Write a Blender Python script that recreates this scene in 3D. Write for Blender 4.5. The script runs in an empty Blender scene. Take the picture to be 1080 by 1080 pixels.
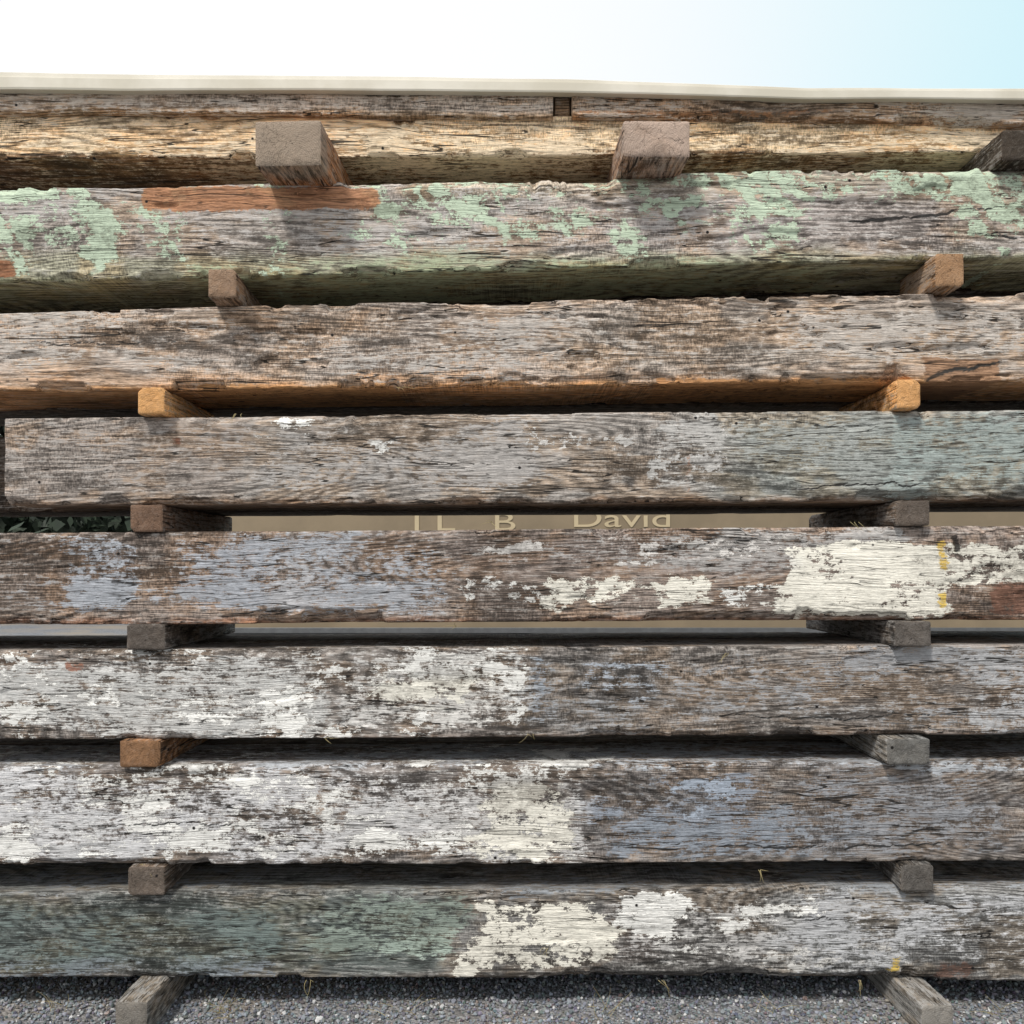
import bpy, math, random, bmesh
import numpy as np
from mathutils import Vector, Matrix
random.seed(7); rng=np.random.default_rng(7)
S=bpy.context.scene
HC=1.40       # eye height above the ground
D=2.70        # camera to front of the stack
PM=1000/3.0   # survey units per metre on the front plane
def mx(px,Y=0.0): return (px-540)/PM*(D+Y)/D
def mz(py,Y=0.0): return HC+(600-py)/PM*(D+Y)/D

# ---------------------------------------------------------------- numpy noise
def _h(ix,iy,iz,seed):
    n=(ix*374761393+iy*668265263+iz*2147483647+seed*1274126177)&0xffffffff
    n=((n^(n>>13))*1274126177)&0xffffffff
    n=((n^(n>>16))*2246822519)&0xffffffff
    return ((n^(n>>15))&0xffffff)/float(0xffffff)
def vn(x,y,z,seed=0):
    x=np.asarray(x,float);y=np.asarray(y,float)+0*x;z=np.asarray(z,float)+0*x
    ix=np.floor(x).astype(np.int64);iy=np.floor(y).astype(np.int64);iz=np.floor(z).astype(np.int64)
    fx=x-ix;fy=y-iy;fz=z-iz
    fx=fx*fx*(3-2*fx);fy=fy*fy*(3-2*fy);fz=fz*fz*(3-2*fz)
    r=0
    for a in (0,1):
        for b in (0,1):
            for c in (0,1):
                w=(fx if a else 1-fx)*(fy if b else 1-fy)*(fz if c else 1-fz)
                r=r+w*_h(ix+a,iy+b,iz+c,seed)
    return r
def fbm(x,y,z,seed=0,o=4,g=.5):
    r=0;a=1;t=0;f=1
    for i in range(o):
        r=r+a*vn(x*f,y*f,z*f,seed+i*17);t+=a;a*=g;f*=2.03
    return r/t
def lin(c):
    c=np.array(c,float)/255.
    return np.where(c<=.04045,c/12.92,((c+.055)/1.055)**2.4)
def sst(a,b,x):
    t=np.clip((x-a)/(b-a),0,1);return t*t*(3-2*t)

# ---------------------------------------------------------------- node helper
class NT:
    def __init__(s,name,tree=None):
        if tree is not None: s.t=tree;return
        s.m=bpy.data.materials.new(name); s.m.use_nodes=True
        s.t=s.m.node_tree; s.t.nodes.clear()
        s.out=s.n('ShaderNodeOutputMaterial'); s.b=s.n('ShaderNodeBsdfPrincipled')
        s.t.links.new(s.b.outputs[0],s.out.inputs[0])
    def n(s,ty,**k):
        x=s.t.nodes.new(ty)
        for a,b in k.items(): setattr(x,a,b)
        return x
    def set(s,inp,v):
        if isinstance(v,bpy.types.NodeSocket): s.t.links.new(v,inp)
        else: inp.default_value=v
    def math(s,op,a,b=0.0,c=0.0,clamp=False):
        x=s.n('ShaderNodeMath',operation=op,use_clamp=clamp)
        s.set(x.inputs[0],a);s.set(x.inputs[1],b);s.set(x.inputs[2],c);return x.outputs[0]
    def vmath(s,op,a,b=(0,0,0)):
        x=s.n('ShaderNodeVectorMath',operation=op);s.set(x.inputs[0],a);s.set(x.inputs[1],b);return x.outputs[0]
    def scale(s,v,f):
        x=s.n('ShaderNodeVectorMath',operation='SCALE');s.set(x.inputs[0],v);s.set(x.inputs['Scale'],f);return x.outputs[0]
    def noise(s,v,scale=1,detail=3,rough=.5,dist=0.0):
        x=s.n('ShaderNodeTexNoise');s.set(x.inputs['Vector'],v);x.inputs['Scale'].default_value=scale
        x.inputs['Detail'].default_value=detail;x.inputs['Roughness'].default_value=rough
        x.inputs['Distortion'].default_value=dist;return x.outputs[0]
    def ss(s,v,a,b,lo=0.0,hi=1.0):
        x=s.n('ShaderNodeMapRange',interpolation_type='SMOOTHSTEP')
        s.set(x.inputs[0],v);x.inputs[1].default_value=a;x.inputs[2].default_value=b
        x.inputs[3].default_value=lo;x.inputs[4].default_value=hi;return x.outputs[0]
    def mix(s,f,a,b,bt='MIX'):
        x=s.n('ShaderNodeMix',data_type='RGBA',blend_type=bt)
        s.set(x.inputs[0],f);s.set(x.inputs[6],a);s.set(x.inputs[7],b);return x.outputs[2]
    def attr(s,nm):
        return s.n('ShaderNodeAttribute',attribute_name=nm)
def rgb(c): 
    l=lin(c);return (float(l[0]),float(l[1]),float(l[2]),1)

# ---------------------------------------------------------------- timber material
def timber_material():
    N=NT('weathered_timber')
    tc=N.n('ShaderNodeTexCoord'); oi=N.n('ShaderNodeObjectInfo')
    co=N.vmath('ADD',tc.outputs['Object'],N.scale((13.1,7.7,9.3),N.math('MULTIPLY',oi.outputs['Random'],7.0)))
    LF_=N.attr('lowf');ls=N.n('ShaderNodeSeparateColor');N.t.links.new(LF_.outputs['Color'],ls.inputs[0])
    mott,mot2,ringn=ls.outputs[0],ls.outputs[1],ls.outputs[2];wob=LF_.outputs['Alpha']
    wv=N.n('ShaderNodeCombineXYZ');N.set(wv.inputs[2],N.math('MULTIPLY',N.math('SUBTRACT',wob,.5),.03))
    cw=N.vmath('ADD',co,wv.outputs[0])
    def sc(a,b,c): return N.vmath('MULTIPLY',co,(a,b,c))
    def scw(a,b,c): return N.vmath('MULTIPLY',cw,(a,b,c))
    ring=N.math('MULTIPLY_ADD',N.math('SINE',N.math('MULTIPLY',ringn,190)),.5,.5)
    fib=N.noise(scw(24,340,340),1,2,.75)
    fib2=N.noise(scw(7,110,110),1,4,.76)
    chip=N.noise(sc(32,50,50),1,5,.82)
    saw=N.noise(N.vmath('ADD',sc(210,4,20),N.vmath('MULTIPLY',co,(0,0,60))),1,1,.5)
    crk=N.noise(scw(1.3,26,26),1,2,.5)
    crack=N.math('MULTIPLY',N.ss(N.math('ABSOLUTE',N.math('SUBTRACT',crk,.5)),.003,.008,1,0),N.ss(mot2,.44,.50))
    crk2=N.noise(scw(3.8,80,80),1,1,.5)
    crack2=N.math('MULTIPLY',N.ss(N.math('ABSOLUTE',N.math('SUBTRACT',crk2,.5)),.008,.022,1,0),N.ss(mott,.44,.54))
    nrm=N.n('ShaderNodeVectorTransform',vector_type='NORMAL',convert_from='WORLD',convert_to='OBJECT')
    ge=N.n('ShaderNodeNewGeometry');N.t.links.new(ge.outputs['True Normal'],nrm.inputs[0])
    sx=N.n('ShaderNodeSeparateXYZ');N.t.links.new(nrm.outputs[0],sx.inputs[0])
    isend=N.ss(N.math('ABSOLUTE',sx.outputs[0]),.75,.9)
    em=N.vmath('MULTIPLY',N.vmath('ADD',tc.outputs['Object'],(0,.02,.05)),(0,1,1)); el=N.vmath('LENGTH',em).node.outputs['Value']
    ering=N.math('MULTIPLY_ADD',N.math('SINE',N.math('MULTIPLY',N.math('ADD',el,N.math('MULTIPLY',mott,.02)),1000)),.5,.5)
    base=N.attr('base').outputs['Color']
    v=N.math('MULTIPLY_ADD',fib,1.15,N.math('MULTIPLY',fib2,1.25))
    v=N.math('ADD',v,N.math('MULTIPLY',mott,.6))
    v=N.math('ADD',v,N.math('MULTIPLY',chip,.65))
    v=N.math('ADD',v,N.math('MULTIPLY',ring,-.36))
    sawm=N.math('MULTIPLY',N.math('SUBTRACT',saw,.5),N.ss(wob,.42,.62,0,.9))
    v=N.math('ADD',v,sawm)
    v=N.math('ADD',v,-.66)
    vv=N.ss(v,.50,1.60,.30,1.82)
    col=N.scale(base,vv)
    warm=N.mix(1.0,col,(1.08,.975,.86,1),'MULTIPLY'); cool=N.mix(1.0,col,(.97,1.0,1.03,1),'MULTIPLY')
    col=N.mix(N.ss(mot2,.42,.62),cool,warm)
    silver=N.mix(.65,col,(.55,.54,.52,1))
    col=N.mix(N.math('MULTIPLY',N.ss(N.math('MULTIPLY_ADD',chip,.5,N.math('MULTIPLY',fib2,.6)),.56,.65),.65),col,silver)
    ecol=N.mix(N.math('MULTIPLY',ering,.30),base,N.mix(1.0,base,(.48,.42,.35,1),'MULTIPLY'))
    ecol=N.scale(ecol,N.ss(mott,.35,.65,.8,1.2))
    B=N.attr('worn')
    tb=N.math('ADD',B.outputs['Alpha'],N.math('MULTIPLY',N.math('SUBTRACT',fib2,.5),1.7))
    tb=N.math('ADD',tb,N.math('MULTIPLY',N.math('SUBTRACT',chip,.5),2.1))
    tb=N.math('ADD',tb,N.math('MULTIPLY',N.math('SUBTRACT',mott,.5),1.5))
    tb=N.math('ADD',tb,N.math('MULTIPLY',N.math('SUBTRACT',fib,.5),.9))
    mb=N.math('MULTIPLY',N.ss(tb,.42,.58),N.ss(B.outputs['Alpha'],.02,.15))
    bc=N.scale(B.outputs['Color'],N.ss(N.math('ADD',fib,chip),.7,1.3,.66,1.20))
    col=N.mix(N.math('MULTIPLY',mb,.86),col,bc)
    A=N.attr('paint')
    ta=N.math('ADD',A.outputs['Alpha'],N.math('MULTIPLY',N.math('SUBTRACT',chip,.5),2.5))
    ta=N.math('ADD',ta,N.math('MULTIPLY',N.math('SUBTRACT',fib2,.5),.9))
    ta=N.math('ADD',ta,N.math('MULTIPLY',N.math('SUBTRACT',mot2,.5),2.2))
    ga=N.ss(A.outputs['Alpha'],.02,.15)
    ma=N.math('MULTIPLY',N.ss(ta,.50,.52),ga)
    edge=N.math('MULTIPLY',N.ss(ta,.41,.49),ga)
    col=N.mix(N.math('MULTIPLY',N.math('SUBTRACT',edge,ma,clamp=True),.65),col,(.055,.046,.04,1))
    pc=N.scale(A.outputs['Color'],N.ss(N.math('ADD',chip,mott),.75,1.3,.78,1.08))
    col=N.mix(ma,col,pc)
    C=N.attr('patch')
    tcq=N.math('ADD',C.outputs['Alpha'],N.math('MULTIPLY',N.math('SUBTRACT',chip,.5),1.3))
    mc=N.math('MULTIPLY',N.ss(tcq,.46,.58),N.ss(C.outputs['Alpha'],.02,.15))
    cc=N.scale(C.outputs['Color'],N.ss(N.math('ADD',fib,fib2),.75,1.3,.55,1.35))
    col=N.mix(N.math('MULTIPLY',mc,.92),col,cc)
    col=N.mix(N.math('MULTIPLY',isend,.85),col,ecol)
    gq=N.math('MULTIPLY_ADD',N.math('SUBTRACT',1.0,chip),.55,N.math('MULTIPLY',N.math('SUBTRACT',1.0,mott),.45))
    grime=N.math('MULTIPLY',N.ss(gq,.52,.62),.58)
    grime=N.math('MULTIPLY',grime,N.math('MULTIPLY_ADD',isend,-.6,1.0))
    col=N.mix(grime,col,N.mix(1.0,col,(.33,.31,.295,1),'MULTIPLY'))
    cr=N.math('MULTIPLY',N.math('MAXIMUM',crack,N.math('MULTIPLY',crack2,.7)),N.math('MULTIPLY_ADD',ma,-.5,1.0))
    cr=N.math('MULTIPLY',cr,N.math('SUBTRACT',1.0,isend))
    col=N.mix(N.math('MULTIPLY',cr,.92),col,(.016,.014,.012,1))
    vo=N.n('ShaderNodeTexVoronoi');N.set(vo.inputs['Vector'],co);vo.inputs['Scale'].default_value=9
    hole=N.ss(vo.outputs['Distance'],.03,.06,1,0)
    col=N.mix(hole,col,(.012,.01,.01,1))
    N.set(N.b.inputs['Base Color'],col)
    N.b.inputs['Roughness'].default_value=.84
    N.b.inputs['Specular IOR Level'].default_value=.25
    h=N.math('MULTIPLY_ADD',fib,.5,N.math('MULTIPLY',fib2,1.0))
    h=N.math('ADD',h,N.math('MULTIPLY',crack,-1.5))
    bp=N.n('ShaderNodeBump');bp.inputs['Strength'].default_value=1.0;bp.inputs['Distance'].default_value=.0065
    N.set(bp.inputs['Height'],h);N.set(N.b.inputs['Normal'],bp.outputs[0])
    return N.m
TIM=timber_material()

# ---------------------------------------------------------------- timber mesh
def smoothbox(X,Y,b,soft):
    x0,x1,y0,y1=b
    sx_=soft*1.6; 
    return sst(x0-sx_,x0+sx_,X)*(1-sst(x1-sx_,x1+sx_,X))*sst(y0-soft,y0+soft,Y)*(1-sst(y1-soft,y1+soft,Y))
def make_mesh(name,V,F,attrs=None,mat=None,smooth=True):
    me=bpy.data.meshes.new(name)
    V=np.asarray(V,np.float32);F=np.asarray(F,np.int32)
    me.vertices.add(len(V));me.vertices.foreach_set('co',V.ravel())
    me.loops.add(F.size);me.loops.foreach_set('vertex_index',F.ravel())
    me.polygons.add(len(F));me.polygons.foreach_set('loop_start',np.arange(0,F.size,F.shape[1],dtype=np.int32))
    me.polygons.foreach_set('use_smooth',np.full(len(F),smooth))
    me.update(calc_edges=True); me.validate()
    if attrs:
        for k,a in attrs.items():
            at=me.attributes.new(k,'FLOAT_COLOR','POINT');at.data.foreach_set('color',np.asarray(a,np.float32).ravel())
    if mat: me.materials.append(mat)
    return me
def timber(name,x0,x1,top,bot,y0,y1,spec,seed,fine=1,chip=1.0,parent=None,rot=None,loc=None):
    """top/bot: functions x->z. y0 front, y1 back. Local grain axis = X. fine: 1 full, 2 block, 0 coarse"""
    dx={1:.0075,2:.009,0:.03}[fine]
    nx=max(8,int((x1-x0)/dx)); hh=abs(float(top(np.array([(x0+x1)/2]))[0]-bot(np.array([(x0+x1)/2]))[0]))
    nf=max(8,int(hh/{1:.0042,2:.007,0:.02}[fine])); nd={1:26,2:12,0:8}[fine]; nb={1:8,2:12,0:8}[fine]
    def cs(n):
        u=np.arange(n)/n; return .45*u+.55*(.5-.5*np.cos(np.pi*u))
    P=[]
    for u in cs(nf):P.append((0,u))
    for u in cs(nd):P.append((u,1))
    for u in cs(nb):P.append((1,1-u))
    for u in cs(nd):P.append((1-u,0))
    P=np.array(P);n=len(P)
    xs=np.linspace(x0,x1,nx)
    T=top(xs);Bm=bot(xs)
    X=np.repeat(xs[:,None],n,1);U=np.repeat(P[None,:,0],nx,0);W=np.repeat(P[None,:,1],nx,0)
    Hh=(T-Bm)[:,None];Y=y0+(y1-y0)*U;Z=Bm[:,None]+Hh*W
    Y=Y+(fbm(X*1.1,0*X,0*X+seed,seed,3)-.5)*.012
    Z=Z+(fbm(X*2.3,W*1.0,0*X+seed,seed+3,3)-.5)*.005
    rel=(fbm(X*3,Y*30,Z*30,seed+5,4,.6)-.5)*.003
    g=fbm(X*4.5,Y*9,Z*20,seed+9,4); rel=rel+sst(.66,.71,g)*.006*chip
    Y=Y+np.where(U<.001,rel,0);Z=Z+np.where(W>.999,-rel,0)+np.where(W<.001,rel,0)
    for ci,(cu,cwv) in enumerate(((0,0),(0,1),(1,1),(1,0))):
        a=np.abs(U-cu)*(y1-y0); b=np.abs(W-cwv)*Hh
        nz=fbm(X*7,0*X,0*X,seed+31+ci,5,.62); nz2=fbm(X*1.6,0*X,0*X,seed+61+ci,4,.6)
        c=.0022+.018*chip*sst(.56,.66,nz)+.026*chip*sst(.60,.65,nz2)+.0045*vn(X*70,0*X,0*X,seed+ci)
        t=np.clip(c-(a+b),0,None)*.5
        Y=Y+t*(1 if cu==0 else -1);Z=Z+t*(1 if cwv==0 else -1)
    V=np.stack([X,Y,Z],-1).reshape(-1,3)
    i=np.arange(nx-1)[:,None];j=np.arange(n)[None,:];j2=(j+1)%n
    F=np.stack([i*n+j,i*n+j2,(i+1)*n+j2,(i+1)*n+j],-1).reshape(-1,4)[:,::-1]
    Fs=[F];Vs=[V];off=len(V)
    for e,sgn in ((0,-1),(nx-1,1)):
        ring=V[e*n:(e+1)*n];c=ring.mean(0);prev=np.arange(e*n,(e+1)*n)
        for k,s_ in enumerate((.985,.8,.55,.3,.02)):
            r=c+(ring-c)*s_; r[:,0]+=sgn*(.001 if k==0 else .003)+(fbm(r[:,1]*60,r[:,2]*60,r[:,2]*0,seed+k,3)-.5)*.006*(1 if k else .3)
            cur=np.arange(off,off+n);Vs.append(r);off+=n
            q=np.stack([prev,np.roll(prev,-1),np.roll(cur,-1),cur],-1)
            Fs.append(q if sgn<0 else q[:,::-1]);prev=cur
    V=np.concatenate(Vs);F=np.concatenate(Fs)[:, ::-1]
    vx,vy,vz=V[:,0],V[:,1],V[:,2]
    PX=540+vx*PM; PY=600-(vz-HC)*PM
    wx=(fbm(vx*6,vz*10,vy*10,seed+71,4)-.5)*70; wy=(fbm(vx*7,vz*14,vy*14,seed+81,4)-.5)*26
    QX=PX+wx;QY=PY+wy
    base=np.tile(np.append(lin(spec['base']),1),(len(V),1))
    under=spec.get('under')
    for (b,colr,am,soft) in spec.get('tint',[]):
        w=(smoothbox(QX,QY,b,soft)*am)[:,None]; base[:,:3]=base[:,:3]*(1-w)+lin(colr)*w
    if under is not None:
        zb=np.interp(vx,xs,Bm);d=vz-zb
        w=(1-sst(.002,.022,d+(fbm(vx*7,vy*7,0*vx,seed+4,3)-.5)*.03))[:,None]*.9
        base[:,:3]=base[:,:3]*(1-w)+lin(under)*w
    lw=np.stack([fbm(vx*2.6,vy*7,vz*7,seed+101,6,.62),fbm(vx*7,vy*15,vz*15,seed+111,5,.7),
                 fbm(vx*.9,vy*5,vz*6.5,seed+121,3,.28),fbm(vx*2.2,vy*5,vz*5,seed+131,2)],-1)
    at={'base':base,'lowf':lw}
    for L in ('worn','paint','patch'):
        a=np.zeros((len(V),4));tw=np.full(len(V),1e-4);ac=np.tile(np.array([.4,.4,.4]),(len(V),1))*1e-4;am_=np.zeros(len(V))
        for (b,colr,am,soft) in spec.get(L,[]):
            qx,qy=(QX,QY) if L!='patch' else (PX+wx*.25,PY+wy*.35)
            w=smoothbox(qx,qy,b,soft)
            ac+=lin(colr)[None]*w[:,None]*(am**2);tw+=w*(am**2);am_=np.maximum(am_,w*am)
        a[:,:3]=ac/tw[:,None];a[:,3]=am_
        if L in spec.get('fn',{}): a=spec['fn'][L](V,PX,PY,a)
        if L=='patch':
            for (pts,hw) in spec.get('splits',[]):
                p=np.array(pts,float);yy=np.interp(PX,p[:,0],p[:,1])+(fbm(vx*20,0*vx,0*vx,seed+5,4,.65)-.5)*9
                tn=sst(0,.2,(PX-p[0,0])/(p[-1,0]-p[0,0]))*(1-sst(.7,1,(PX-p[0,0])/(p[-1,0]-p[0,0])))
                gap=.55+.6*fbm(vx*9,0*vx,0*vx,seed+6,3)
                w=np.clip(gap*(.5+.6*tn)-np.abs(PY-yy)/(hw*1.8),0,1)*(PX>p[0,0])*(PX<p[-1,0])*(vy<y0+.02)
                m=w>.15; a[m,:3]=.02; a[:,3]=np.where(m,np.maximum(a[:,3],w),a[:,3])
        at[L]=a
    cen=np.array([(x0+x1)/2,(y0+y1)/2,vz.mean()])
    me=make_mesh(name,V-cen,F,at,TIM)
    ob=bpy.data.objects.new(name,me);S.collection.objects.link(ob)
    ob.location=cen if loc is None else loc
    if rot: ob.rotation_euler=rot
    return ob
def pl(pts,Y=0.0):
    xs=np.array([mx(p[0],Y) for p in pts]);zs=np.array([mz(p[1],Y) for p in pts])
    s0=(zs[1]-zs[0])/(xs[1]-xs[0]);s1=(zs[-1]-zs[-2])/(xs[-1]-xs[-2])
    def f(x):
        r=np.interp(x,xs,zs);r=np.where(x<xs[0],zs[0]+s0*.3*(x-xs[0]),r);return np.where(x>xs[-1],zs[-1]+s1*.3*(x-xs[-1]),r)
    return f

def green_streaks(V,PX,PY,a):
    wv=(fbm(PX/40,PY/30,0*PX,504,3)-.5)*34
    u=(PX*.62+PY*.78)+wv;v=(-PX*.78+PY*.62)+wv
    s=fbm(u/46,v/9,0*u,501,4,.6); k=fbm(PX/70,PY/45,0*u,502,4,.6)
    cl=0
    for (x0,x1,am,dep) in ((0,125,1.15,285),(120,205,.85,250),(172,200,1.0,285),(272,305,1.1,282),(370,410,1.1,262),(400,560,1.05,242),(415,440,1.0,280),(560,640,.9,232),(640,690,1.1,272),(690,800,.9,232),(770,860,1.15,262),(860,1090,.8,222),(1020,1090,.95,270)):
        cl=np.maximum(cl,am*smoothbox(PX+(k-.5)*60,PY+(k-.5)*70,(x0,x1,120,dep),11))
    m=sst(.38,.58,s*.65+k*.35)
    a[:,:3]=lin((202,218,194));a[:,3]=np.clip((.18+.86*m)*cl*.72,0,.66);return a
W=(238,237,233);CR=(236,232,220)
ALL=(-400,1500,0,1200)
specs={
'B2':dict(base=(182,170,160),under=(166,164,132),
  tint=[((-400,1600,268,330),(166,164,136),.7,8),((430,1300,180,215),(194,176,150),.6,8),((600,1000,200,260),(178,166,161),.5,20)],
  worn=[((-300,1500,190,270),(194,189,185),.42,12),((200,900,266,330),(174,184,152),.44,8)],
  patch=[((150,400,197,224),(180,128,92),.85,8),((-60,22,272,296),(150,100,70),.8,6)],
  splits=[([(870,238),(940,232),(1000,226),(1085,214)],1.9),([(1010,250),(1050,246),(1085,262)],1.5)],
  fn={'paint':green_streaks}),
'B3':dict(base=(180,164,151),under=(198,150,104),
  tint=[((-300,420,325,350),(198,170,144),.5,10),((600,1300,320,390),(182,167,152),.6,18),((-300,1300,396,412),(194,150,108),.45,6)],
  worn=[((-300,1300,325,385),(196,189,182),.44,14),((330,560,340,400),(192,187,182),.48,14)],
  patch=[((968,1056,377,406),(160,124,96),.72,5),((690,960,397,410),(198,146,98),.6,5),((200,420,404,417),(198,148,100),.6,4)],
  splits=[([(968,402),(1000,392),(1056,380)],1.5),([(1056,376),(1057,392),(1059,406)],2),([(0,360),(120,364),(240,361)],1.1)]),
'B4':dict(base=(158,149,141),under=(138,117,100),
  tint=[((760,1500,430,540),(142,148,143),.7,30),((-100,260,430,540),(156,142,132),.6,20)],
  worn=[((680,770,440,520),(196,194,191),.54,14),((930,1100,440,525),(160,171,168),.48,15),((280,560,440,520),(180,176,173),.46,14),((770,930,440,500),(168,172,169),.42,14),((0,280,445,520),(172,165,160),.38,14)],
  paint=[((283,330,440,462),W,.46,7),((385,420,470,490),W,.46,6),((640,770,450,480),(214,211,207),.40,6),((690,770,470,500),(210,208,205),.36,6),((1,12,500,540),W,.5,3),((560,640,445,470),(214,211,207),.26,6)],
  patch=[((722,732,470,530),(156,118,94),.54,5),((180,192,458,470),(110,74,56),.65,4)],
  splits=[([(800,518),(900,512),(1080,508)],1.0)]),
'B5':dict(base=(143,128,118),under=(130,96,76),
  tint=[((480,830,565,605),(132,119,112),.6,15),((300,480,560,660),(146,133,124),.5,15),((-100,60,560,660),(126,110,98),.6,12)],
  worn=[((50,150,568,640),(172,178,187),.78,10),((170,480,560,640),(170,175,183),.48,14),((200,300,575,635),(172,178,188),.58,10),((290,340,600,640),(192,192,195),.58,8),((480,830,565,600),(172,169,167),.44,12),((640,960,560,590),(186,184,182),.48,10),((-60,50,560,640),(160,160,162),.42,10)],
  paint=[((490,560,608,630),W,.50,6),((556,735,613,640),CR,.60,7),((720,760,610,640),CR,.5,6),((815,835,585,600),W,.54,5),((770,830,616,636),W,.52,6),((822,1006,576,646),CR,.92,7),((1000,1140,574,614),CR,.86,7),((500,560,568,580),(216,212,208),.42,5),((610,650,566,576),(216,212,208),.38,4),((650,830,572,600),(216,212,208),.24,5)],
  patch=[((986,1001,568,604),(214,180,82),.58,4),((987,1003,622,642),(214,182,84),.58,4),((1040,1120,612,650),(130,95,79),.64,7),((1004,1014,563,582),(30,26,24),.7,3)],
  ),
'B6':dict(base=(143,134,127),under=(124,111,102),
  tint=[((555,700,690,775),(108,106,105),.6,18),((-200,100,690,720),(130,115,105),.6,12)],
  worn=[((-200,330,700,775),(208,208,206),.62,10),((100,345,690,775),(208,208,206),.60,12),((350,420,690,770),(198,196,194),.58,10),((370,560,685,770),(222,220,216),.70,12),((540,590,690,770),(154,165,178),.5,10),((620,700,690,740),(168,177,189),.58,10),((700,1300,690,770),(157,159,163),.46,14),((560,700,720,775),(156,158,162),.34,10),((1030,1200,690,775),(188,190,193),.56,10)],
  paint=[((-400,560,680,785),W,.20,5),((395,510,712,744),CR,.54,8),((0,60,740,770),W,.48,7),((180,350,728,770),W,.44,8),((410,530,688,714),W,.48,6)],
  patch=[((62,94,698,712),(146,100,80),.6,5),((336,350,690,770),(132,116,104),.48,5)],
  splits=[([(700,752),(880,758),(1060,752)],1.1)]),
'B7':dict(base=(145,137,132),under=(122,113,106),
  tint=[((600,1400,812,905),(112,107,105),.75,18)],
  worn=[((-300,440,812,905),(216,216,218),.70,14),((-300,130,860,905),(222,222,222),.70,10),((330,610,815,905),(212,211,210),.68,12),((600,800,815,865),(146,155,169),.50,10),((640,900,850,900),(141,150,162),.50,12),((840,1060,810,900),(145,148,154),.44,14),((-300,1400,790,812),(178,184,191),.56,5)],
  paint=[((-400,600,795,912),W,.22,5),((505,592,832,902),CR,.60,9),((372,420,875,900),W,.50,6),((570,640,796,806),W,.5,4),((-100,300,868,908),W,.46,7),((720,765,822,860),(164,174,188),.48,6),((80,240,828,860),W,.42,7)],
  patch=[((330,346,815,870),(138,118,102),.48,4)],
  splits=[([(640,888),(860,893),(1080,886)],1.1),([(0,872),(200,868),(420,874)],1.0)]),
'B8':dict(base=(129,125,121),under=(104,98,93),
  tint=[((-300,470,945,1030),(90,98,94),.85,16),((640,700,950,1020),(106,96,90),.7,10),((820,1300,940,1030),(151,150,148),.7,14)],
  worn=[((-100,300,960,1020),(114,127,124),.42,14),((340,480,950,1000),(138,150,141),.48,12),((400,480,985,1008),(178,194,182),.56,6),((640,830,950,1020),(194,192,190),.56,12),((820,1300,945,1030),(194,195,198),.58,14),((-300,300,1010,1033),(132,139,147),.5,4),((-300,1400,920,942),(134,139,145),.4,5)],
  paint=[((492,560,950,1026),CR,.58,8),((556,640,951,1018),CR,.66,8),((655,714,946,990),W,.60,8),((670,780,970,1010),W,.52,8),((770,855,950,975),W,.52,7),((790,960,998,1024),(216,214,210),.42,6)],
  patch=[((936,953,1009,1027),(208,178,84),.60,5),((985,1035,1012,1033),(122,96,85),.60,6)],
  splits=[([(800,966),(940,972),(1080,966)],1.1)]),
}
rows=[
 ('B2',[(-60,199),(0,198),(130,200),(400,190),(620,186),(760,182),(960,179),(1080,177),(1140,176)],[(-60,300),(0,298),(300,292),(540,285),(900,277),(1080,273)],-.01,.325,-2.35,2.5,1.2),
 ('B3',[(-60,332),(0,330),(140,326),(360,320),(540,317),(830,311),(1080,308)],[(-60,414),(0,412),(300,410),(540,407),(830,404),(1080,402)],.0,.325,-2.5,2.3,1.5),
 ('B4',[(0,441),(540,436),(1080,432)],[(0,533),(540,531),(1080,527)],.0,.32,mx(5),2.6,.7),
 ('B5',[(0,562),(540,558),(1080,554)],[(0,659),(540,656),(1080,654)],.0,.33,-2.45,2.2,1.0),
 ('B6',[(0,686),(540,683),(1080,680)],[(0,780),(540,778),(1080,775)],.0,.33,-2.1,2.45,.8),
 ('B7',[(0,808),(540,806),(1080,803)],[(0,912),(540,911),(1080,907)],-.005,.33,-2.6,2.35,.7),
 ('B8',[(0,942),(540,940),(1080,935)],[(0,1031),(540,1032),(1080,1035)],.0,.33,-2.3,2.5,.8)]
F={}
for k,(nm,t,b,y0,y1,xa,xb,ch) in enumerate(rows):
    ft,fb=pl(t),pl(b);F[nm]=(ft,fb)
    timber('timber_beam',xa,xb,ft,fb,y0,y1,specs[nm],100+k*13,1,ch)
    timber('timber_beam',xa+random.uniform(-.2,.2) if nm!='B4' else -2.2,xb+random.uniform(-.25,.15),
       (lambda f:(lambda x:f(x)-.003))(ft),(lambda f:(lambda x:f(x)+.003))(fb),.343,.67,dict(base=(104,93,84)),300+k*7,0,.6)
Yt=.08
t1=pl([(0,117),(540,121),(1080,126)],Yt);b1=pl([(0,166),(540,165),(1080,160)],Yt)
F['B1']=(t1,b1)
top_spec=dict(base=(236,206,168),under=(130,98,70),tint=[((600,1300,60,170),(228,196,154),.5,20)],
   worn=[((-300,1500,120,160),(240,220,190),.46,10)],patch=[])
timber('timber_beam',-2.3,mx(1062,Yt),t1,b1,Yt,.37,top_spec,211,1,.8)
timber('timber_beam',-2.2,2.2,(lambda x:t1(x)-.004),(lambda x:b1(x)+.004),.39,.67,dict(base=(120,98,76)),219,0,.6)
bs1=dict(base=(204,184,166),under=(172,142,112),worn=[((-300,700,80,110),(216,204,192),.45,8)])
bs2=dict(base=(184,160,138),under=(160,126,96),worn=[((600,1300,80,120),(196,186,175),.4,8)],patch=[((606,900,104,112),(176,130,94),.55,4)])
Yp=.055
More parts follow.
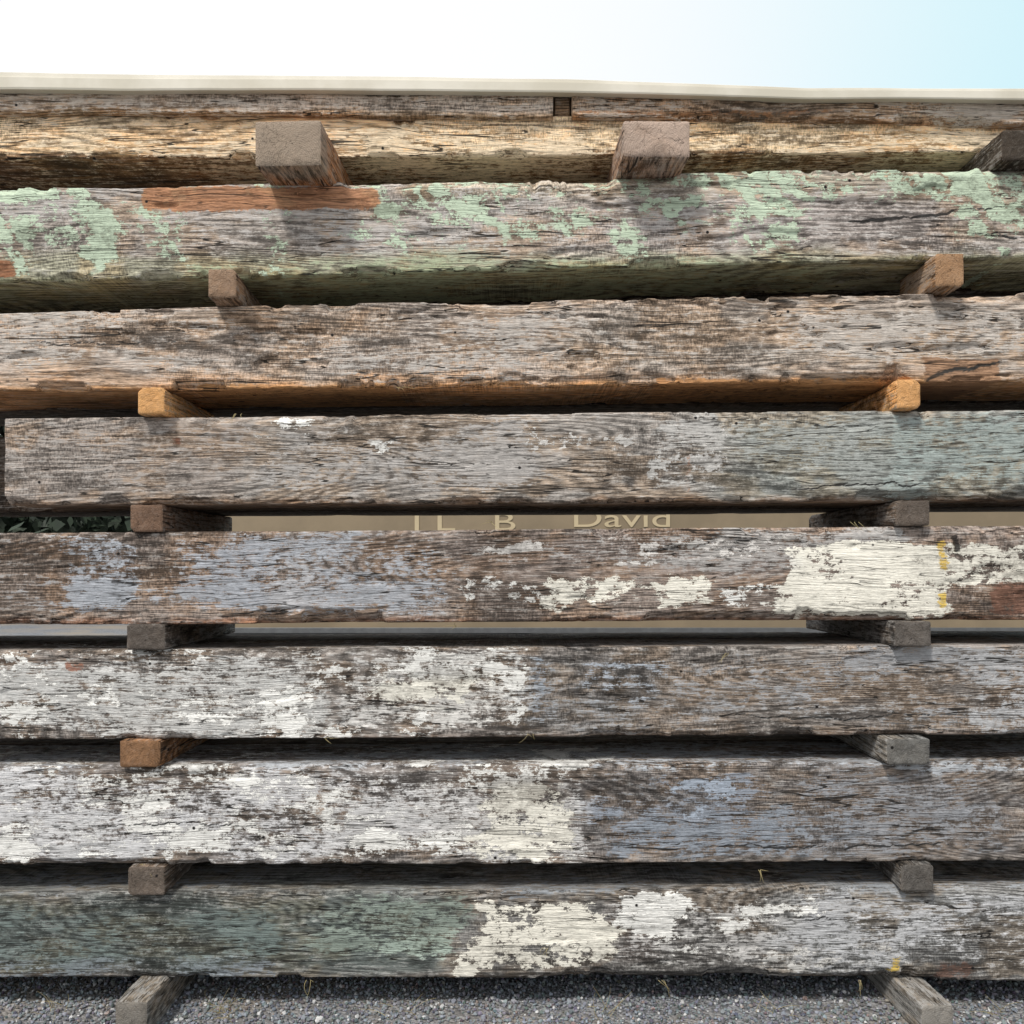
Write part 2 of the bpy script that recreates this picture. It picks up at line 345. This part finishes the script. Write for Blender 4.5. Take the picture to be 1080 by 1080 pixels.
timber('timber_plank',-2.4,mx(583,Yp),pl([(0,92),(300,94),(583,98)],Yp),pl([(0,118),(300,120),(583,123)],Yp),Yp,.30,bs1,231,1,.45)
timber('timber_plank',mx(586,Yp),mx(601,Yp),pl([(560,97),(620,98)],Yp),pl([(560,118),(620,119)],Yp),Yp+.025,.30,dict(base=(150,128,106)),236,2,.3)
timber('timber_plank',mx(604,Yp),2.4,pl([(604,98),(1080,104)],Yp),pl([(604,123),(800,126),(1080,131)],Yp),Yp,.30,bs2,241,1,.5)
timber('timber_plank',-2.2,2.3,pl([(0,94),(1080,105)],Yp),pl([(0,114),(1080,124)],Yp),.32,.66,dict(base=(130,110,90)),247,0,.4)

# ---------------------------------------------------------------- spacer blocks
def spacer(pxc,wpx,lo,hi,Yf,colr,seed,yaw=0,length=None,dz0=0,dz1=0,extra=None):
    x=mx(pxc,Yf);w=wpx/PM*(D+Yf)/D
    yb=.70+random.uniform(-.05,.08) if length is None else Yf+length
    zl=(0.0 if lo is None else float(F[lo][0](np.array([x]))[0]))+dz0
    zh=float(F[hi][1](np.array([x]))[0])+dz1
    L=yb-Yf;hh=zh-zl
    gy=tuple(.5*c+.5*150+8 for c in colr)
    sp=dict(base=colr,worn=[((0,1080,0,1200),gy,.36,5)])
    if extra: sp['tint']=[((540-L/2*PM-90,540-L/2*PM+26,0,1200),extra,.9,8)]
    return timber('wooden_spacer_block',-L/2,L/2,lambda q:0*q+hh/2+HC,lambda q:0*q-hh/2+HC,-w/2,w/2,sp,seed,2,.22,loc=(x,(Yf+yb)/2,(zl+zh)/2),rot=(0,0,math.radians(90)+yaw))
spacer(143,34,None,'B8',-.15,(132,127,120),401,-.03)
spacer(981,34,None,'B8',-.15,(138,134,128),402,.05)
spacer(153,38,'B8','B7',-.02,(118,107,98),403,.02)
spacer(970,34,'B8','B7',-.03,(108,104,100),404,-.02)
spacer(149,43,'B7','B6',-.02,(158,120,88),405,-.01)
spacer(955,46,'B7','B6',-.045,(126,125,122),406,.03)
spacer(152,40,'B6','B5',-.02,(114,105,98),407,.02)
spacer(963,38,'B6','B5',-.03,(108,102,97),408)
spacer(155,34,'B5','B4',-.01,(122,97,80),409)
spacer(962,36,'B5','B4',-.02,(114,103,94),410)
spacer(158,28,'B4','B3',-.035,(226,172,114),411,.02,.47)
spacer(957,25,'B4','B3',-.035,(228,174,116),412,.0,.47)
spacer(232,29,'B3','B2',-.08,(152,126,104),413,.05,.35)
spacer(1000,30,'B3','B2',-.06,(172,136,103),414,.0,.24)
spacer(311,70,'B2','B1',-.14,(178,128,90),415,-.05,.7,-.012,0,(150,140,127))
spacer(690,70,'B2','B1',-.13,(176,146,126),416,.02,.7,-.006,0,(186,166,152))
spacer(1086,52,'B2','B1',-.06,(84,74,64),417,-.02,.7,-.006)

# ---------------------------------------------------------------- sheet-metal cover on top
def simple_mat(name,c,r=.6,nscale=8,var=.25,metal=0,bump=0,c2=None):
    N=NT(name);tc=N.n('ShaderNodeTexCoord');n=N.noise(tc.outputs['Object'],nscale,5,.6)
    b=rgb(c);d=rgb(c2) if c2 else tuple(x*(1-var) for x in b[:3])+(1,)
    N.set(N.b.inputs['Base Color'],N.mix(N.ss(n,.35,.65),b,d));N.b.inputs['Roughness'].default_value=r;N.b.inputs['Metallic'].default_value=metal
    if bump:
        bp=N.n('ShaderNodeBump');bp.inputs['Distance'].default_value=bump;N.set(bp.inputs['Height'],n);N.set(N.b.inputs['Normal'],bp.outputs[0])
    return N.m
COV=simple_mat('painted_sheet_metal',(214,209,196),.5,3,.2,0,.001,(194,188,172))
Yc=.03
edge=[(-200,74),(0,75),(140,77),(420,80),(600,82),(800,90),(850,92),(1000,92),(1080,92),(1300,93)]
lowe=[(-200,94),(0,95),(140,96),(420,96),(600,98),(800,103),(850,105),(1000,105),(1080,106),(1300,107)]
fe,fl=pl(edge,Yc),pl(lowe,Yc)
xs=np.linspace(-2.5,2.6,260);te=fe(xs)+(fbm(xs*3,0*xs,0*xs,77,3)-.5)*.004;le=fl(xs)+(fbm(xs*4,0*xs,0*xs,78,3)-.5)*.004
prof=[]
for (y,w_,dz) in ((.30,0,.0),(.012,0,.0),(.004,0,-.001),(0,0,-.004),(-.001,.30,0),(-.006,.36,0),(-.006,.9,0),(-.004,1,0),(.03,1,.004),(.032,1,.008),(.004,.9,.004),(.006,.3,-.004),(.012,.12,-.006),(.74,.12,-.01),(.745,0,0.0)):
    prof.append(np.stack([xs,Yc+y+0*xs,te*(1-w_)+le*w_+dz],-1))
prof=np.array(prof);m_,n_=prof.shape[:2]
i=np.arange(m_)[:,None];j=np.arange(n_-1)[None,:];i2=(i+1)%m_
Fq=np.stack([i*n_+j,i2*n_+j,i2*n_+j+1,i*n_+j+1],-1).reshape(-1,4)
me=make_mesh('metal_cover_sheet',prof.reshape(-1,3),Fq,None,COV,False)
co=bpy.data.objects.new('metal_cover_sheet',me);S.collection.objects.link(co)

# ---------------------------------------------------------------- ground + gravel
def ground_mat():
    N=NT('gravel_ground');tc=N.n('ShaderNodeTexCoord')
    v=N.n('ShaderNodeTexVoronoi');N.set(v.inputs['Vector'],tc.outputs['Object']);v.inputs['Scale'].default_value=95
    n=N.noise(tc.outputs['Object'],.7,4,.6);hs=N.n('ShaderNodeSeparateColor');N.t.links.new(v.outputs['Color'],hs.inputs[0])
    c=N.mix(N.ss(hs.outputs[0],0,1),rgb((84,87,92)),rgb((144,146,150)))
    c=N.mix(N.ss(n,.4,.65),c,rgb((140,132,122)))
    N.set(N.b.inputs['Base Color'],c);N.b.inputs['Roughness'].default_value=.9
    bp=N.n('ShaderNodeBump');bp.inputs['Distance'].default_value=.008;N.set(bp.inputs['Height'],N.math('SUBTRACT',1.0,v.outputs['Distance']));N.set(N.b.inputs['Normal'],bp.outputs[0])
    return N.m
GM=ground_mat()
R=600
me=make_mesh('ground',[(-R,-R,0),(R,-R,0),(R,R,0),(-R,R,0)],[[0,1,2,3]],None,GM,False)
g=bpy.data.objects.new('ground',me);S.collection.objects.link(g)
N=NT('gravel_stones');a=N.attr('tone')
N.set(N.b.inputs['Base Color'],a.outputs['Color']);N.b.inputs['Roughness'].default_value=.85;SM=N.m
ph=(1+5**.5)/2
ico=np.array([(-1,ph,0),(1,ph,0),(-1,-ph,0),(1,-ph,0),(0,-1,ph),(0,1,ph),(0,-1,-ph),(0,1,-ph),(ph,0,-1),(ph,0,1),(-ph,0,-1),(-ph,0,1)])/1.9
icf=np.array([(0,11,5),(0,5,1),(0,1,7),(0,7,10),(0,10,11),(1,5,9),(5,11,4),(11,10,2),(10,7,6),(7,1,8),(3,9,4),(3,4,2),(3,2,6),(3,6,8),(3,8,9),(4,9,5),(2,4,11),(6,2,10),(8,6,7),(9,8,1)])
n=46000
cx=rng.uniform(-2.2,2.2,n);cy=-.5+1.3*rng.random(n);sz=.0026+.0042*rng.random(n)**2.5
J=ico[None]+rng.uniform(-.28,.28,(n,12,3));J=J*sz[:,None,None]*rng.uniform(.7,1.35,(n,1,3))
cz=sz*rng.uniform(.1,.9,n)+.004*fbm(cx*6,cy*6,0*cx,9,3)
Vv=J+np.stack([cx,cy,cz],-1)[:,None,:]
Fv=(icf[None]+(np.arange(n)*12)[:,None,None]).reshape(-1,3)
tone=rng.uniform(.09,.30,n)[:,None]*np.array([.92,.99,1.10])[None]+rng.uniform(-.02,.02,(n,3));tone=np.clip(tone,.03,.6)
br=rng.random(n)<.06;tone[br]*=np.array([1.1,.85,.7]);li=rng.random(n)<.06;tone[li]=.5
tone=np.concatenate([np.repeat(tone,12,0),np.ones((n*12,1))],1)
me=make_mesh('gravel',Vv.reshape(-1,3),Fv,{'tone':tone},SM,False)
o=bpy.data.objects.new('gravel',me);S.collection.objects.link(o)
DG=simple_mat('dry_grass',(170,156,112),.8,20,.4)
def wisps(name,items,mat):
    cu=bpy.data.curves.new(name,'CURVE');cu.dimensions='3D';cu.bevel_depth=.0009;cu.bevel_resolution=1
    for (p,d,L,curl) in items:
        sp=cu.splines.new('POLY');k=9;sp.points.add(k-1);d=Vector(d).normalized();p=Vector(p)
        for q in range(k):
            t=q/(k-1);sp.points[q].co=(*p,1);sp.points[q].radius=1-.75*t
            d=(d+Vector((curl*random.uniform(.2,1),random.uniform(-.1,.1),-.28*abs(curl)))*.5).normalized();p=p+d*L/(k-1)
    cu.materials.append(mat);ob=bpy.data.objects.new(name,cu);S.collection.objects.link(ob)
it=[]
for c0,ct in ((mx(240),18),(mx(60),6),(mx(640),7),(mx(820),8),(mx(420),5),(mx(1040),6)):
    for q in range(ct): it.append(((c0+random.gauss(0,.03),-.02+random.gauss(0,.03),.002),(random.uniform(-.8,.8),random.uniform(-.5,.2),random.uniform(.3,1)),random.uniform(.04,.11),random.uniform(-.9,.9)))
wisps('dry_grass',it,DG)
it=[]
for (x,y) in ((250,438),(520,552),(480,662),(765,690),(345,780),(560,775),(800,918),(700,1034),(905,1034),(330,1034),(575,1000),(900,552),(150,912),(420,410)):
    for q in range(3): it.append(((mx(x)+random.gauss(0,.008),-.006,mz(y)+.004),(random.uniform(-1,1),-.5,random.uniform(-.9,.4)),random.uniform(.02,.055),random.uniform(-.8,.8)))
wisps('straw_wisps',it,DG)

# ---------------------------------------------------------------- trailer with lettering, trees
def box(bm,c,s):
    r=bmesh.ops.create_cube(bm,size=1)
    for v in r['verts']: v.co=Vector((v.co.x*s[0]+c[0],v.co.y*s[1]+c[1],v.co.z*s[2]+c[2]))
def part(name,fn,mat,parent,bev=0.01):
    bm=bmesh.new();fn(bm);me=bpy.data.meshes.new(name);bm.to_mesh(me);bm.free();me.materials.append(mat)
    ob=bpy.data.objects.new(name,me);S.collection.objects.link(ob);ob.parent=parent
    if bev: m=ob.modifiers.new('b','BEVEL');m.width=bev;m.segments=2
    return ob
Yb=8.0;kx=(D+Yb)/D
TB=simple_mat('beige_trailer_paint',(134,119,96),.6,1.2,.2)
TR=simple_mat('dark_rubber',(34,34,36),.8,9,.3);ST=simple_mat('galvanised_steel',(110,112,114),.5,9,.2,.6);LT=simple_mat('cream_lettering',(186,170,138),.6,5,.1)
tr=bpy.data.objects.new('cargo_trailer',None);S.collection.objects.link(tr)
xl,xr=-4.0,6.9
part('body',lambda b:box(b,((xl+xr)/2,Yb+1.2,1.75),(xr-xl,2.4,2.3)),TB,tr,.03)
def ribs(b):
    for q in range(2): box(b,((xl+xr)/2,Yb-.012,.63+q*2.24),(xr-xl,.03,.07))
    for x in (xl+.03,xr-.03): box(b,(x,Yb-.014,1.75),(.07,.03,2.15))
part('rails',ribs,ST,tr,.005)
part('chassis',lambda b:(box(b,((xl+xr)/2,Yb+1.2,.5),(xr-xl-.3,1.6,.16)),box(b,(xr+.7,Yb+1.2,.48),(1.6,.1,.1))),ST,tr)
def wheels(b):
    for x in (.3,1.25):
        for y in (.25,2.15):
            bmesh.ops.create_cone(b,cap_ends=True,segments=28,radius1=.36,radius2=.36,depth=.24,matrix=Matrix.Translation((x,Yb+y,.36))@Matrix.Rotation(math.radians(90),4,'X'))
part('wheels',wheels,TR,tr,.03)
def text(s,x,z,size,parent):
    cu=bpy.data.curves.new('lettering','FONT');cu.body=s;cu.size=size;cu.extrude=.004;cu.materials.append(LT)
    ob=bpy.data.objects.new('lettering',cu);S.collection.objects.link(ob);ob.location=(x,Yb-.006,z);ob.rotation_euler=(math.radians(90),0,0);ob.scale=(1.7,1,1);ob.parent=parent
zt=HC+(600-557)/PM*kx
text('David',mx(602,Yb),zt+.015,.32,tr);text('J L   B',mx(434,Yb),zt-.03,.32,tr)
LF=simple_mat('foliage',(40,54,38),.7,1.5,.5,0,0,(26,36,26))
Vs=[];Fs=[];o_=0
for q in range(30):
    tx=-36+q*2.5+random.uniform(-.8,.8);ty=24+random.uniform(-3,5);th=random.uniform(4.5,8.5)
    for c in range(46):
        a=random.uniform(0,6.28);r=random.uniform(0,1.9);hz=th*random.uniform(.03,1)
        c0=np.array([tx+math.cos(a)*r,ty+math.sin(a)*r,hz]);m=60
        P=rng.normal(0,.45,(m,3))+c0;A=rng.normal(0,1,(m,3));A/=np.linalg.norm(A,axis=1)[:,None];B=np.cross(A,rng.normal(0,1,(m,3)));B/=np.linalg.norm(B,axis=1)[:,None]
        s=rng.uniform(.12,.32,(m,1));Vs.append(np.stack([P-A*s,P+B*s*.6,P+A*s,P-B*s*.6],1).reshape(-1,3));Fs.append(np.arange(o_,o_+m*4).reshape(-1,4));o_+=m*4
me=make_mesh('tree_line',np.concatenate(Vs),np.concatenate(Fs),None,LF,False)
o=bpy.data.objects.new('tree_line',me);S.collection.objects.link(o)

# ---------------------------------------------------------------- light: hazy bright sky + soft sun
w=bpy.data.worlds.new('World');S.world=w;w.use_nodes=True
nt_=w.node_tree;bg=nt_.nodes['Background'];sky=nt_.nodes.new('ShaderNodeTexSky');sky.sky_type='NISHITA';sky.sun_disc=False
EL=math.radians(54);AZ=math.radians(-148)
sky.sun_elevation=EL;sky.sun_rotation=AZ;sky.air_density=1.0;sky.dust_density=3.0;sky.ozone_density=1.0
N=NT('',nt_);tc=N.n('ShaderNodeTexCoord');dirn=tc.outputs['Generated']
def dot(v):
    l=math.sqrt(sum(c*c for c in v));x=N.n('ShaderNodeVectorMath',operation='DOT_PRODUCT');N.set(x.inputs[0],dirn);x.inputs[1].default_value=tuple(c/l for c in v);return x.outputs['Value']
cl=N.noise(dirn,1.6,4,.5)
clear=N.ss(N.math('MULTIPLY_ADD',cl,.12,dot((.62,.62,.42))),.80,1.06)
haze=N.mix(clear,(6.2,6.4,6.5,1),(4.7,6.8,7.2,1))
thick=N.ss(dot((-.6,.7,.4)),.3,.9)
haze=N.mix(thick,haze,(7.9,7.9,7.9,1))
final=N.mix(.86,sky.outputs[0],haze)
nt_.links.new(final,bg.inputs[0]);bg.inputs[1].default_value=.145
sd=bpy.data.lights.new('sun','SUN');sd.energy=3.3;sd.angle=math.radians(9);sd.color=(1,.955,.885)
so=bpy.data.objects.new('sun',sd);S.collection.objects.link(so)
dirv=Vector((math.sin(AZ)*math.cos(EL),math.cos(AZ)*math.cos(EL),math.sin(EL)))
so.rotation_euler=dirv.to_track_quat('Z','Y').to_euler();so.location=dirv*30
# ---------------------------------------------------------------- camera
cd=bpy.data.cameras.new('camera');cam=bpy.data.objects.new('camera',cd);S.collection.objects.link(cam)
cam.location=(0,-D,HC);cam.rotation_euler=(math.radians(90),0,0)
cd.sensor_width=36;cd.lens=36*D/(1080/PM);cd.shift_y=60/1080;cd.clip_end=2000;cd.clip_start=.05
S.camera=cam
S.view_settings.view_transform='Standard';S.view_settings.look='None';S.view_settings.exposure=0
